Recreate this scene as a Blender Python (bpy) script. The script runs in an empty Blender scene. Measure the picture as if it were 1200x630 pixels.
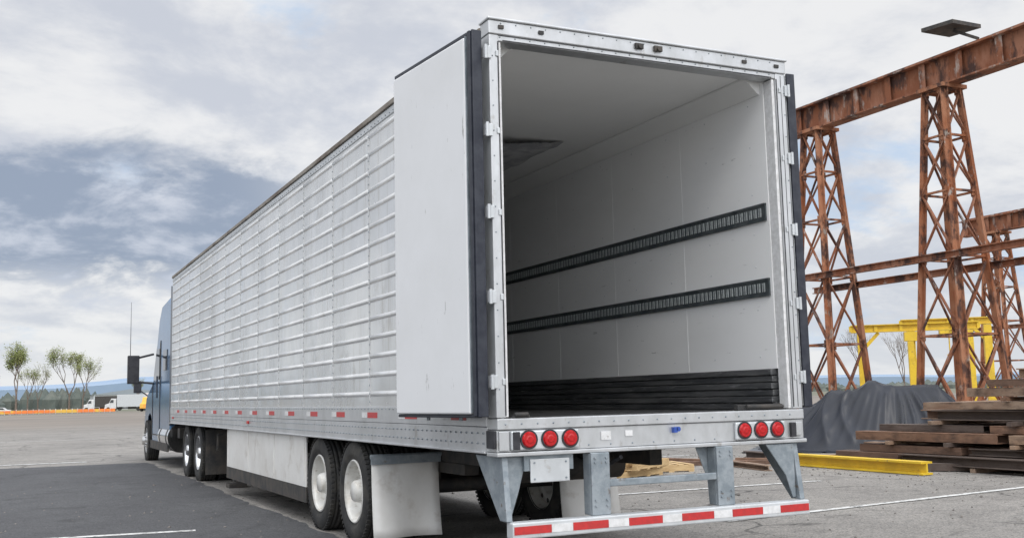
import bpy, bmesh, math, random
from mathutils import Matrix, Vector, noise
random.seed(7)
sc=bpy.context.scene
G=0.1
# ---------------------------------------------------------------- materials
def mat(name,c1,c2=None,rough=0.5,metal=0.0,scale=3.0,thr=(0.4,0.6),bump=0.0,bscale=40,detail=5,c3=None,s3=20,t3=(0.6,0.7),stretch=None,spec=0.5,roughvar=0.0,bdist=0.02,bdetail=3,c4=None,s4=2,t4=(0.6,0.7),st4=None):
    m=bpy.data.materials.new(name); m.use_nodes=True
    nt=m.node_tree; N=nt.nodes; L=nt.links; b=N["Principled BSDF"]
    b.inputs["Roughness"].default_value=rough; b.inputs["Metallic"].default_value=metal
    b.inputs["Specular IOR Level"].default_value=spec
    b.inputs["Base Color"].default_value=(*c1,1)
    tc=N.new("ShaderNodeTexCoord"); mp=N.new("ShaderNodeMapping"); L.new(tc.outputs["Object"],mp.inputs["Vector"])
    if stretch: mp.inputs["Scale"].default_value=stretch
    def ramp(scl,t,src=None):
        n=N.new("ShaderNodeTexNoise"); n.inputs["Scale"].default_value=scl; n.inputs["Detail"].default_value=detail; n.inputs["Roughness"].default_value=0.65
        L.new((src or mp).outputs[0],n.inputs["Vector"])
        r=N.new("ShaderNodeValToRGB"); r.color_ramp.elements[0].position=t[0]; r.color_ramp.elements[1].position=t[1]
        L.new(n.outputs["Fac"],r.inputs[0]); return n,r
    if c2:
        n,r=ramp(scale,thr)
        mx=N.new("ShaderNodeMix"); mx.data_type='RGBA'; mx.inputs[6].default_value=(*c1,1); mx.inputs[7].default_value=(*c2,1)
        L.new(r.outputs[0],mx.inputs[0]); out=mx.outputs[2]
        for cc,ss,tt,st in ((c3,s3,t3,None),(c4,s4,t4,st4)):
            if not cc: continue
            src=None
            if st:
                src=N.new("ShaderNodeMapping"); L.new(tc.outputs["Object"],src.inputs["Vector"]); src.inputs["Scale"].default_value=st
            n2,r2=ramp(ss,tt,src)
            m2=N.new("ShaderNodeMix"); m2.data_type='RGBA'; L.new(out,m2.inputs[6]); m2.inputs[7].default_value=(*cc,1)
            L.new(r2.outputs[0],m2.inputs[0]); out=m2.outputs[2]
        L.new(out,b.inputs["Base Color"])
        if roughvar:
            ma=N.new("ShaderNodeMath"); ma.operation='MULTIPLY_ADD'; ma.inputs[1].default_value=roughvar; ma.inputs[2].default_value=rough
            L.new(r.outputs[0],ma.inputs[0]); L.new(ma.outputs[0],b.inputs["Roughness"])
    if bump:
        nb=N.new("ShaderNodeTexNoise"); nb.inputs["Scale"].default_value=bscale; nb.inputs["Detail"].default_value=bdetail
        L.new(mp.outputs[0],nb.inputs["Vector"])
        bp=N.new("ShaderNodeBump"); bp.inputs["Strength"].default_value=bump; bp.inputs["Distance"].default_value=bdist
        L.new(nb.outputs["Fac"],bp.inputs["Height"]); L.new(bp.outputs[0],b.inputs["Normal"])
    return m
M_side=mat("white_aluminium_siding",(0.74,0.75,0.75),(0.56,0.57,0.57),rough=0.18,metal=0.65,scale=1.0,thr=(0.35,0.7),bump=0.6,bscale=2.2,bdetail=2,bdist=0.04,c3=(0.42,0.41,0.38),s3=5,t3=(0.58,0.85),stretch=(1,0.7,0.5),roughvar=0.15,c4=(0.40,0.38,0.34),s4=3,t4=(0.55,0.80),st4=(1,5,0.25))
M_rib=mat("siding_rib",(0.88,0.88,0.87),(0.74,0.74,0.73),rough=0.22,metal=0.35,scale=2,c3=(0.5,0.48,0.45),s3=7,t3=(0.60,0.8))  # ribs lighter than the siding: shading between ribs painted into the two colours
M_seam=mat("siding_seam",(0.54,0.54,0.53),(0.70,0.70,0.69),rough=0.35,metal=0.4,scale=3)
M_alu=mat("aluminium_frame",(0.60,0.61,0.62),(0.47,0.48,0.48),rough=0.36,metal=0.6,scale=6,thr=(0.35,0.7),bump=0.05,bscale=30,c3=(0.28,0.25,0.21),s3=11,t3=(0.60,0.8),stretch=(1,0.6,0.5))
M_galv=mat("galvanised_steel",(0.32,0.355,0.38),(0.22,0.255,0.28),rough=0.5,metal=0.35,scale=8,bump=0.08,c3=(0.14,0.10,0.07),s3=12,t3=(0.62,0.75))
M_toprail=mat("weathered_top_rail",(0.30,0.27,0.23),(0.13,0.10,0.075),rough=0.6,metal=0.3,scale=4,thr=(0.4,0.65),stretch=(1,0.5,1))
M_liner=mat("white_liner",(0.86,0.86,0.85),(0.80,0.80,0.785),rough=0.33,scale=0.8,thr=(0.35,0.7),bump=0.3,bscale=1.1,bdetail=2,c3=(0.62,0.62,0.60),s3=5,t3=(0.68,0.9),stretch=(1,0.5,1.2),c4=(0.48,0.48,0.47),s4=7,t4=(0.68,0.72),st4=(1,0.4,2.6))
M_ceil=mat("white_ceiling",(0.90,0.90,0.88),(0.86,0.86,0.84),rough=0.45,scale=0.6)
M_door=mat("door_liner",(0.74,0.745,0.75),(0.70,0.705,0.705),rough=0.36,scale=1.5,thr=(0.4,0.7),c3=(0.46,0.45,0.43),s3=11,t3=(0.69,0.80),bump=0.15,bscale=1.3,bdetail=2,c4=(0.38,0.37,0.36),s4=6,t4=(0.67,0.71),st4=(1,3,0.6))
M_rub=mat("black_rubber",(0.018,0.018,0.022),(0.035,0.035,0.04),rough=0.6,scale=10,bump=0.05)
M_navy=mat("door_gasket",(0.012,0.015,0.026),(0.03,0.034,0.046),rough=0.45,scale=10)
M_tyre=mat("tyre_rubber",(0.022,0.022,0.022),(0.07,0.065,0.055),rough=0.85,scale=5,thr=(0.45,0.75),bump=0.15,bscale=60)
M_rim=mat("painted_rim",(0.70,0.69,0.65),(0.50,0.47,0.41),rough=0.4,metal=0.1,scale=7,thr=(0.45,0.75),c3=(0.2,0.15,0.11),s3=14,t3=(0.58,0.8))
M_dark=mat("chassis_black",(0.03,0.03,0.03),(0.07,0.06,0.05),rough=0.7,scale=5,bump=0.1)
M_floor=mat("duct_floor",(0.045,0.045,0.048),(0.10,0.10,0.10),rough=0.4,metal=0.3,scale=6,stretch=(4,0.4,1))
M_kick=mat("scuff_band",(0.075,0.078,0.082),(0.15,0.15,0.15),rough=0.38,metal=0.3,scale=5,stretch=(1,0.3,3),c3=(0.30,0.30,0.30),s3=14,t3=(0.58,0.75))
M_track=mat("logistics_rail",(0.07,0.085,0.09),(0.12,0.135,0.14),rough=0.42,metal=0.4,scale=8)
M_slot=mat("rail_slot",(0.55,0.59,0.58),(0.38,0.41,0.41),rough=0.4,metal=0.3,scale=30)
M_red=mat("red_lens",(0.50,0.012,0.015),(0.38,0.01,0.012),rough=0.12,scale=60)
M_redt=mat("red_reflective_tape",(0.52,0.03,0.03),(0.42,0.03,0.03),rough=0.4,scale=30,c3=(0.2,0.05,0.04),s3=18,t3=(0.62,0.8))
M_wht=mat("white_reflective_tape",(0.72,0.72,0.72),(0.60,0.60,0.59),rough=0.35,scale=20,c3=(0.3,0.28,0.26),s3=18,t3=(0.64,0.8))
M_skirt=mat("white_skirt",(0.74,0.73,0.70),(0.64,0.62,0.58),rough=0.4,scale=2,thr=(0.4,0.7),c3=(0.38,0.33,0.27),s3=3,t3=(0.56,0.82),bump=0.1,bscale=1.5)
M_blue=mat("blue_cab_paint",(0.065,0.16,0.30),(0.085,0.19,0.33),rough=0.14,metal=0.3,scale=2)
M_blued=mat("dark_fairing",(0.02,0.03,0.05),(0.04,0.05,0.07),rough=0.3,scale=2)
M_glass=mat("window_glass",(0.015,0.02,0.025),(0.03,0.035,0.04),rough=0.05,scale=1,spec=0.8)
M_chrome=mat("polished_metal",(0.7,0.7,0.7),(0.6,0.6,0.6),rough=0.15,metal=1.0,scale=3)
M_rust=mat("rusty_crane_steel",(0.27,0.09,0.035),(0.36,0.165,0.09),rough=0.85,scale=1.1,thr=(0.40,0.58),bump=0.3,bscale=10,c3=(0.075,0.035,0.025),s3=2.4,t3=(0.49,0.60),c4=(0.36,0.32,0.28),s4=2.0,t4=(0.60,0.68),stretch=(1,1,0.6))
M_rust2=mat("faded_crane_paint",(0.32,0.145,0.085),(0.23,0.08,0.035),rough=0.8,scale=1.4,thr=(0.42,0.56),bump=0.2,bscale=10,c3=(0.065,0.03,0.022),s3=1.8,t3=(0.50,0.60),c4=(0.40,0.34,0.30),s4=2.4,t4=(0.58,0.68),stretch=(1,1.0,0.4))
M_bm=[mat("rusty_beam_%d"%i,a,b,rough=0.8,scale=3,thr=(0.35,0.65),bump=0.3,bscale=25,c3=(0.05,0.03,0.022),s3=8,t3=(0.48,0.75),stretch=(1,0.4,1)) for i,(a,b) in enumerate([((0.17,0.09,0.055),(0.24,0.14,0.09)),((0.25,0.155,0.10),(0.32,0.22,0.15)),((0.11,0.065,0.045),(0.18,0.105,0.07)),((0.30,0.22,0.16),(0.20,0.12,0.08)),((0.08,0.06,0.05),(0.12,0.09,0.075))])]
M_yel=mat("yellow_paint",(0.74,0.50,0.03),(0.62,0.41,0.03),rough=0.5,scale=3,c3=(0.25,0.15,0.06),s3=8,t3=(0.62,0.74))
M_tarp=mat("black_tarp",(0.006,0.008,0.014),(0.012,0.015,0.024),rough=0.26,scale=1.5,spec=0.4,roughvar=0.15)
M_wood=mat("pallet_wood",(0.58,0.42,0.22),(0.44,0.30,0.15),rough=0.8,scale=4,stretch=(1,6,6))
M_paint=mat("road_paint",(0.66,0.66,0.64),(0.54,0.54,0.52),rough=0.7,scale=6,c3=(0.14,0.14,0.135),s3=14,t3=(0.52,0.64),bump=0.1)
M_bark=mat("bark",(0.13,0.10,0.08),(0.20,0.16,0.13),rough=0.9,scale=5)
M_leaf=mat("spring_leaves",(0.15,0.19,0.05),(0.24,0.25,0.09),rough=0.8,scale=0.8)
M_conif=mat("distant_trees",(0.075,0.095,0.085),(0.13,0.14,0.12),rough=0.9,scale=0.08)
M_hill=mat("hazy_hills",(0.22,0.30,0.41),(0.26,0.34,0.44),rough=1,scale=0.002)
M_orange=mat("orange_plastic",(0.78,0.20,0.04),(0.70,0.42,0.06),rough=0.5,scale=0.3,thr=(0.5,0.55))
M_whitep=mat("white_vehicle_paint",(0.66,0.66,0.65),(0.56,0.56,0.55),rough=0.3,scale=1)
M_chute=mat("grey_fabric",(0.36,0.36,0.38),(0.58,0.58,0.58),rough=0.6,scale=5,bump=0.9,bscale=5)
M_light=mat("light_grey_panel",(0.60,0.62,0.63),(0.52,0.54,0.55),rough=0.4,metal=0.25,scale=5,c3=(0.33,0.30,0.26),s3=9,t3=(0.62,0.8))
M_stone=mat("gravel",(0.22,0.20,0.18),(0.13,0.12,0.11),rough=0.9,scale=6)
# ---------------------------------------------------------------- mesh builder
def empty(name,loc=(0,0,0)):
    e=bpy.data.objects.new(name,None); e.location=loc; e.empty_display_size=0.3; sc.collection.objects.link(e); return e
class B:
    def __init__(s): s.v=[]; s.f=[]; s.sm=[]
    def add(s,vs,fs,smooth=False):
        o=len(s.v); s.v+= [tuple(v) for v in vs]; s.f+=[tuple(i+o for i in f) for f in fs]; s.sm+=[smooth]*len(fs)
    def box(s,x0,x1,y0,y1,z0,z1):
        s.add([(x0,y0,z0),(x1,y0,z0),(x1,y1,z0),(x0,y1,z0),(x0,y0,z1),(x1,y0,z1),(x1,y1,z1),(x0,y1,z1)],
              [(3,2,1,0),(4,5,6,7),(0,1,5,4),(1,2,6,5),(2,3,7,6),(3,0,4,7)])
    def bar(s,p,q,w,h=None,up=(0,0,1)):
        h=h or w; p=Vector(p); q=Vector(q); d=(q-p).normalized(); up=Vector(up)
        if abs(d.dot(up))>0.98: up=Vector((1,0,0))
        a=d.cross(up).normalized()*w/2; b=a.cross(d).normalized()*h/2
        s.add([p-a-b,p+a-b,p+a+b,p-a+b,q-a-b,q+a-b,q+a+b,q-a+b],[(0,1,2,3),(7,6,5,4),(1,0,4,5),(2,1,5,6),(3,2,6,7),(0,3,7,4)])
    def cyl(s,p,q,r,r2=None,n=16,smooth=True):
        r2=r if r2 is None else r2; p=Vector(p); q=Vector(q); d=(q-p).normalized()
        up=Vector((0,0,1)) if abs(d.z)<0.95 else Vector((1,0,0))
        a=d.cross(up).normalized(); b=a.cross(d)
        vs=[]
        for c,rr in ((p,r),(q,r2)):
            for i in range(n):
                t=2*math.pi*i/n; vs.append(c+a*math.cos(t)*rr+b*math.sin(t)*rr)
        s.add(vs,[(i,(i+1)%n,n+(i+1)%n,n+i) for i in range(n)],smooth)
        s.add(vs[:n],[tuple(range(n))[::-1]]); s.add(vs[n:],[tuple(range(n))])
    def prism(s,poly,axis,a0,a1):
        n=len(poly); vs=[]
        for a in (a0,a1):
            for (u,w) in poly: vs.append((a,u,w) if axis==0 else (u,a,w))
        s.add(vs,[(i,(i+1)%n,n+(i+1)%n,n+i) for i in range(n)]+[tuple(range(n))[::-1],tuple(range(n,2*n))])
    def lathe(s,prof,c,n=40,smooth=True):
        vs=[]
        for (x,r) in prof:
            for i in range(n):
                t=2*math.pi*i/n; vs.append((c[0]+x,c[1]+r*math.cos(t),c[2]+r*math.sin(t)))
        fs=[]
        for k in range(len(prof)-1):
            for i in range(n):
                fs.append((k*n+i,k*n+(i+1)%n,(k+1)*n+(i+1)%n,(k+1)*n+i))
        s.add(vs,fs,smooth)
    def done(s,name,m,parent=None,bevel=0,fix=True):
        me=bpy.data.meshes.new(name); me.from_pydata(s.v,[],s.f); 
        me.polygons.foreach_set("use_smooth",s.sm); me.update()
        if fix:
            bm=bmesh.new(); bm.from_mesh(me); bmesh.ops.recalc_face_normals(bm,faces=bm.faces); bm.to_mesh(me); bm.free()
        o=bpy.data.objects.new(name,me); sc.collection.objects.link(o)
        if m: me.materials.append(m)
        if parent: o.parent=parent
        if bevel:
            md=o.modifiers.new("bevel","BEVEL"); md.width=bevel; md.segments=2; md.limit_method='ANGLE'; md.angle_limit=math.radians(50)
        return o
# ---------------------------------------------------------------- camera
cam=bpy.data.cameras.new("camera"); co=bpy.data.objects.new("camera",cam); sc.collection.objects.link(co)
def axes(yaw,pitch,roll):
    cy,sy=math.cos(yaw),math.sin(yaw)
    f=Vector((sy*math.cos(pitch),cy*math.cos(pitch),math.sin(pitch))); r=Vector((cy,-sy,0)); u=r.cross(f)
    return r*math.cos(roll)+u*math.sin(roll), -r*math.sin(roll)+u*math.cos(roll), f
r,u,f=axes(0.4462,0.1206,-0.0231)
co.matrix_world=Matrix(((r[0],u[0],-f[0],-4.2898),(r[1],u[1],-f[1],-6.5429),(r[2],u[2],-f[2],1.4495),(0,0,0,1)))
cam.lens=36*1229.64/1200; cam.clip_end=20000; cam.clip_start=0.05; sc.camera=co
# ---------------------------------------------------------------- semi trailer
T=empty("semi_trailer")
L0,L1=0.0,16.0
b=B()
b.box(-1.30,-1.235,0.12,L1,1.385,3.965); b.box(1.235,1.30,0.12,L1,1.385,3.965)
b.done("side_walls",M_side,T)
b=B(); b.box(-1.30,1.30,L1,L1+0.06,1.1,4.06); b.box(-1.29,1.29,0.12,L1,4.02,4.06); b.done("roof_and_front_wall",M_side,T)
b=B(); seams=[0.35+1.22*i for i in range(14)]
seams=[s for s in seams if s<L1]
zs=[1.50+0.172*i for i in range(15)]
for sgn in (-1,1):
    for i in range(len(seams)):
        y0=seams[i]+0.020; y1=(seams[i+1] if i+1<len(seams) else L1)-0.020
        if y1-y0<0.1: continue
        for z in zs:
            x=1.30*sgn; e=0.015*sgn
            hw=0.024
            v=[]
            for y,s_ in ((y0,0.0),(y0+0.02,1.0),(y1-0.02,1.0),(y1,0.0)):
                for dz,dx in ((-hw,0),(-hw*0.45,0.85),(0,1),(hw*0.45,0.85),(hw,0)):
                    v.append((x+e*dx*s_+0.0003*sgn,y,z+dz))
            fs=[(k*5+j,(k+1)*5+j,(k+1)*5+j+1,k*5+j+1) for k in range(3) for j in range(4)]
            b.add(v,fs,True)
b.done("siding_ribs",M_rib,T)
b=B(); rv=B()
for sgn in (-1,1):
    for s in seams:
        x=1.30*sgn
        b.box(min(x,x+0.003*sgn),max(x,x+0.003*sgn),s-0.017,s+0.017,1.39,3.96)
        if sgn<0:
            for i in range(34):
                z=1.43+i*0.075
                rv.cyl((x-0.002,s,z),(x-0.008,s,z),0.010,0.005,n=6)
b.done("panel_seams",M_seam,T)
for i in range(160):
    y=0.1+i*0.1
    for z in (1.365,1.20,1.13): rv.cyl((-1.314,y,z),(-1.322,y,z),0.008,0.005,n=6)
for i in range(150):
    rv.cyl((-1.308,0.15+i*0.105,3.985),(-1.316,0.15+i*0.105,3.985),0.008,0.005,n=6)
b=B()
for sgn in (-1,1):
    xs=sorted((1.315*sgn,1.20*sgn)); b.box(xs[0],xs[1],0.14,L1+0.03,1.245,1.385)
    xs=sorted((1.312*sgn,1.22*sgn)); b.box(xs[0],xs[1],0.14,L1+0.03,1.075,1.243)
    xs=sorted((1.335*sgn,1.22*sgn)); b.box(xs[0],xs[1],0.14,L1+0.03,1.062,1.078)
b.done("bottom_rails",M_alu,T,bevel=0.004)
b=B()
for sgn in (-1,1):
    xs=sorted((1.309*sgn,1.20*sgn)); b.box(xs[0],xs[1],0.12,L1+0.04,3.962,4.035)
b.done("top_rail",M_light,T,bevel=0.006)
b=B()
for sgn in (-1,1):
    xs=sorted((1.325*sgn,1.22*sgn)); b.box(xs[0],xs[1],0.12,L1+0.05,4.037,4.085)
b.done("top_rail_cap",M_toprail,T,bevel=0.006)
rv.done("rivets",M_galv,T,fix=False)
b=B()
for y in (8.2,15.6): b.box(-1.335,-1.316,y-0.05,y+0.05,1.16,1.20)
b.done("side_markers",M_red,T,bevel=0.004)
r1=B(); w1=B(); y=0.5
while y<15.6:
    for sgn in (-1,1):
        xs=sorted((1.315*sgn,1.3185*sgn))
        r1.box(xs[0],xs[1],y,y+0.28,1.285,1.335); w1.box(xs[0],xs[1],y+0.281,y+0.45,1.285,1.335)
    y+=1.02
r1.done("red_tape",M_redt,T); w1.done("white_tape",M_wht,T)
# interior
b=B(); b.box(1.20,1.233,0.10,15.9,1.622,3.99); b.box(-1.233,-1.20,0.10,15.9,1.30,3.99); b.box(-1.2,1.2,15.86,15.9,1.30,3.99); b.done("wall_liner",M_liner,T)
b=B(); b.box(-1.23,1.23,0.10,15.9,3.992,4.015); b.done("ceiling_liner",M_ceil,T)
b=B(); b.prism([(1.199,3.86),(1.199,3.99),(1.05,3.99),(1.05,3.975),(1.185,3.86)],1,0.14,15.85)
b.prism([(-1.199,3.86),(-1.185,3.86),(-1.05,3.975),(-1.05,3.99),(-1.199,3.99)],1,0.14,15.85); b.done("ceiling_cove",M_ceil,T)
b=B()
for i in range(13):
    y=1.3+i*1.22; b.box(1.1985,1.201,y,y+0.025,1.63,3.86)
b.done("liner_joints",M_liner,T)
b=B()
for z in (1.72,2.10,2.45,2.72,3.05,3.45,3.80):
    for i in range(26): b.cyl((1.1995,0.3+i*0.61,z),(1.1955,0.3+i*0.61,z),0.007,0.004,n=6)
b.done("liner_rivets",M_light,T,fix=False)
b=B()
for z in (2.885,2.275):
    b.box(1.186,1.1995,0.13,15.8,z-0.065,z+0.065); b.box(-1.1995,-1.186,0.13,15.8,z-0.065,z+0.065)
    b.box(1.180,1.1995,0.13,15.8,z-0.072,z-0.055); b.box(1.180,1.1995,0.13,15.8,z+0.055,z+0.072)
b.done("logistics_rails",M_track,T)
b=B()
for z in (2.885,2.275):
    y=0.18
    while y<15.7:
        b.box(1.183,1.1865,y,y+0.016,z-0.036,z+0.036); b.box(1.183,1.1865,y+0.030,y+0.034,z-0.036,z+0.036)
        y+=0.06
b.done("rail_slots",M_slot,T)
b=B()
for i,(z0,z1) in enumerate([(1.30,1.348),(1.355,1.402),(1.409,1.456),(1.463,1.510),(1.517,1.564),(1.571,1.62)]):
    b.box(1.170-0.012*(i%2),1.232,0.13,15.85,z0,z1); b.box(-1.232,-1.176,0.13,15.85,z0,z1)
b.done("scuff_bands",M_kick,T,bevel=0.006)
b=B(); b.box(-1.23,1.23,0.12,15.9,1.24,1.275)
x=-1.16
while x<1.16: b.box(x,x+0.035,0.13,15.85,1.275,1.298); x+=0.058
b.done("duct_floor",M_floor,T)
bm=bmesh.new(); nx,ny=24,20
vv=[[bm.verts.new((-0.60+1.27*i/nx,2.55+ 3.0*j/ny,3.985-0.03*math.sin(math.pi*i/nx)-0.06*abs(noise.noise(Vector((i*0.45,j*0.4,1))))-0.02*(1-j/ny)*math.sin(math.pi*i/nx))) for j in range(ny+1)] for i in range(nx+1)]
for i in range(nx):
    for j in range(ny):
        fa=bm.faces.new((vv[i][j],vv[i+1][j],vv[i+1][j+1],vv[i][j+1])); fa.smooth=True
me=bpy.data.meshes.new("air_chute"); bm.to_mesh(me); bm.free(); o=bpy.data.objects.new("air_chute",me); sc.collection.objects.link(o); me.materials.append(M_chute); o.parent=T
# rear frame
b=B()
b.box(-1.31,-1.235,-0.02,0.12,1.305,4.0); b.box(1.235,1.33,-0.02,0.12,1.305,4.0)
b.box(-1.315,1.335,-0.03,0.12,4.0,4.10)
b.box(-1.24,1.26,-0.012,0.115,3.955,3.999)
b.box(-1.325,1.345,-0.045,0.125,4.10,4.118)
b.done("rear_frame",M_alu,T,bevel=0.006)
b=B()
b.box(1.205,1.232,-0.005,0.10,1.31,3.95); b.box(-1.232,-1.212,-0.005,0.10,1.31,3.95)
b.done("door_seal_channels",M_wht,T,bevel=0.003)
b=B(); b.box(1.238,1.246,-0.024,-0.0205,1.32,3.95); b.box(-1.245,-1.237,-0.024,-0.0205,1.32,3.95); b.box(-1.2,1.2,-0.016,-0.0125,3.958,3.966)
b.box(1.284,1.288,-0.022,-0.0203,1.32,3.98)
b.done("frame_seal_lines",M_rub,T)
b=B()
for x in (-0.07,0.10):
    b.box(x-0.035,x+0.035,-0.05,-0.031,4.035,4.075); b.cyl((x,-0.052,4.05),(x,-0.065,4.05),0.018,n=10)
for x in (-1.22,-0.9,0.92,1.24): b.box(x-0.02,x+0.02,-0.042,-0.031,4.04,4.065)
b.done("header_fixtures",M_dark,T)
b=B()
for i in range(21):
    x=-1.22+i*0.12; b.cyl((x,-0.0305,4.08),(x,-0.036,4.08),0.006,0.004,n=6)
    b.cyl((x,-0.0125,3.985),(x,-0.018,3.985),0.006,0.004,n=6)
for i in range(14):
    z=1.5+i*0.18
    b.cyl((1.315,-0.0205,z),(1.315,-0.026,z),0.006,0.004,n=6); b.cyl((-1.285,-0.0205,z),(-1.285,-0.026,z),0.006,0.004,n=6)
b.done("frame_rivets",M_galv,T,fix=False)
HZ=[1.55,2.13,2.72,3.30,3.86]
b=B()
for z in HZ:
    b.box(-1.338,-1.298,-0.034,-0.021,z-0.045,z+0.045); b.cyl((-1.342,-0.036,z-0.05),(-1.342,-0.036,z+0.05),0.012,n=10)
    b.box(1.318,1.35,-0.034,-0.021,z-0.045,z+0.045); b.cyl((1.352,-0.036,z-0.05),(1.352,-0.036,z+0.05),0.012,n=10)
    b.box(-1.262,-1.24,-0.03,-0.021,z-0.022,z+0.022); b.box(1.262,1.28,-0.03,-0.021,z-0.022,z+0.022)
b.done("door_hinges",M_light,T,bevel=0.004)
def door(hx,hy,ang,sg):
    D=empty("trailer_door",(hx,hy,0)); D.rotation_euler=(0,0,ang); D.parent=T
    w=1.26; z0,z1=1.315,4.02
    def bx(bb,a0,a1,y0,y1,z0,z1):
        xs=sorted((a0*sg,a1*sg)); bb.box(xs[0],xs[1],y0,y1,z0,z1)
    b=B(); bx(b,0.0,0.04,0.02,w-0.01,z0+0.01,z1-0.01); b.done("outer_skin",M_side,D,bevel=0.004)
    b=B(); bx(b,0.041,0.095,0.098,w-0.012,z0+0.02,z1-0.035); b.done("inner_panel",M_door,D,bevel=0.012)
    b=B(); bx(b,0.002,0.080,0.0,0.019,z0,z1); bx(b,0.041,0.092,0.02,0.058,z0+0.005,z1-0.005); bx(b,0.041,0.075,0.02,w-0.005,z0-0.005,z0+0.018); bx(b,0.041,0.08,0.08,w-0.005,z1-0.03,z1); bx(b,0.041,0.075,w-0.011,w,z0+0.03,z1-0.03)
    b.done("gasket",M_navy,D,bevel=0.006)
    b=B(); bx(b,0.041,0.085,0.061,0.066,z0+0.03,z1-0.03); bx(b,0.041,0.088,0.085,0.095,z0+0.03,z1-0.03); b.done("seal_retainer",M_galv,D)
    b=B()
    for yy in (0.45,0.95):
        xs=-0.03*sg; b.cyl((xs,yy,z0-0.03),(xs,yy,z1+0.01),0.014,n=8)
        for z in (1.6,2.3,3.0,3.7): b.box(xs-0.018,xs+0.018,yy-0.03,yy+0.03,z-0.03,z+0.03)
    b.done("lock_rods",M_galv,D)
    b=B()
    for z in HZ: bx(b,-0.012,-0.002,-0.02,0.16,z-0.04,z+0.04)
    b.done("hinge_straps",M_alu,D,bevel=0.003)
    return D
door(-1.355,0.0,math.radians(6.5),-1)
door(1.368,0.0,math.radians(-3.0),1)
# rear sill
b=B(); b.box(-1.31,1.33,-0.03,0.14,1.225,1.30); b.box(-1.31,1.33,-0.015,0.14,1.075,1.223); b.box(-1.32,1.34,-0.04,0.14,1.045,1.073)
b.done("rear_sill",M_alu,T,bevel=0.006)
b=B()
for i in range(21):
    x=-1.25+i*0.122
    b.cyl((x,-0.0305,1.262),(x,-0.036,1.262),0.008,0.004,n=6)
for i in range(7): b.cyl((-0.6+i*0.18,-0.0155,1.10),(-0.6+i*0.18,-0.021,1.10),0.008,0.004,n=6)
b.done("sill_rivets",M_galv,T,fix=False)
b=B(); b.box(-1.215,-0.69,-0.045,-0.016,1.085,1.215); b.box(0.66,1.13,-0.045,-0.016,1.085,1.215); b.done("light_housings",M_light,T,bevel=0.01)
lt=B(); rg=B()
for x in (-1.085,-0.925,-0.765,0.735,0.89,1.045):
    rg.cyl((x,-0.045,1.155),(x,-0.055,1.155),0.066,n=24)
    lt.cyl((x,-0.055,1.155),(x,-0.068,1.155),0.054,0.046,n=24)
    lt.cyl((x,-0.068,1.155),(x,-0.072,1.155),0.030,0.02,n=20)
rg.done("light_grommets",M_rub,T); lt.done("tail_lights",M_red,T)
b=B(); b.box(-1.205,-1.155,-0.06,-0.046,1.09,1.21); b.box(1.19,1.235,-0.045,-0.016,1.09,1.20); b.box(-1.33,-1.312,-0.01,0.12,1.10,1.22); b.done("marker_brackets",M_rub,T,bevel=0.004)
b=B(); b.box(1.245,1.30,-0.034,-0.016,1.10,1.20); b.box(-1.30,-1.225,-0.034,-0.016,1.085,1.215); b.done("sill_end_plates",M_alu,T,bevel=0.004)
b=B(); b.cyl((-1.18,-0.03,1.325),(-1.08,-0.03,1.325),0.016,n=12); b.box(-1.19,-1.06,-0.03,-0.0,1.303,1.32)
b.box(0.75,1.18,0.04,0.09,1.305,1.345); b.cyl((0.8,0.0,1.33),(1.15,0.0,1.325),0.016,n=10)
b.done("latch_hardware",M_dark,T,bevel=0.004)
b=B(); b.cyl((0.14,-0.03,1.185),(0.14,-0.05,1.185),0.018,n=10); b.box(0.10,0.13,-0.05,-0.016,1.16,1.20); b.done("blue_seal",mat("blue_plastic",(0.03,0.08,0.35),rough=0.4),T)
b=B(); b.box(-0.50,-0.42,-0.022,-0.016,1.13,1.19); b.box(-0.30,-0.24,-0.022,-0.016,1.15,1.19); b.done("data_stickers",M_wht,T)
b=B(); b.box(-1.06,-0.755,-0.012,0.0,0.86,1.02); b.done("licence_plate",M_light,T,bevel=0.006)
b=B(); b.box(-1.10,-0.72,0.001,0.03,0.94,1.045)
b.done("plate_bracket",M_galv,T)
b=B()
for x in (-1.03,-0.785): 
    for z in (0.885,0.995): b.cyl((x,-0.0125,z),(x,-0.018,z),0.007,n=8)
b.done("plate_screws",M_galv,T)
# underride guard
b=B()
for s in (-1,1):
    x0=s*1.27; x1=s*1.225; xs=sorted((x0,x1))
    b.prism([(0.45,1.045),(0.0,1.045),(-0.06,0.615),(0.05,0.615)],0,xs[0],xs[1])
    xi=sorted((s*0.46,s*0.61)); 
    b.box(xi[0],xi[1],-0.06,-0.035,0.615,1.045)
    b.box(xi[0],xi[0]+0.02,-0.034,0.06,0.615,1.04); b.box(xi[1]-0.02,xi[1],-0.034,0.06,0.615,1.04)
b.prism([(0.62,1.04),(0.36,1.04),(0.46,0.80),(0.47,0.63),(0.60,0.63)],1,0.062,0.075)
b.prism([(1.22,1.04),(0.95,1.04),(1.13,0.80),(1.19,0.63),(1.22,0.63)],1,-0.02,-0.008)
b.prism([(-1.22,1.04),(-1.22,0.63),(-1.19,0.63),(-1.13,0.80),(-1.06,1.04)],1,0.035,0.047)
b.box(-0.46,0.46,-0.05,-0.01,0.805,0.855)
b.done("underride_guard",M_galv,T,bevel=0.006)
b=B()
for s in (-1,1):
    for dx in (0.49,0.58):
        for z in (0.68,0.72,0.98,1.01): b.cyl((s*dx,-0.0605,z),(s*dx,-0.07,z),0.009,n=6)
b.done("guard_bolts",M_galv,T,fix=False)
b=B(); b.box(-1.25,1.27,-0.11,-0.008,0.505,0.614); b.done("bumper_bar",M_light,T,bevel=0.01)
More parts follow.
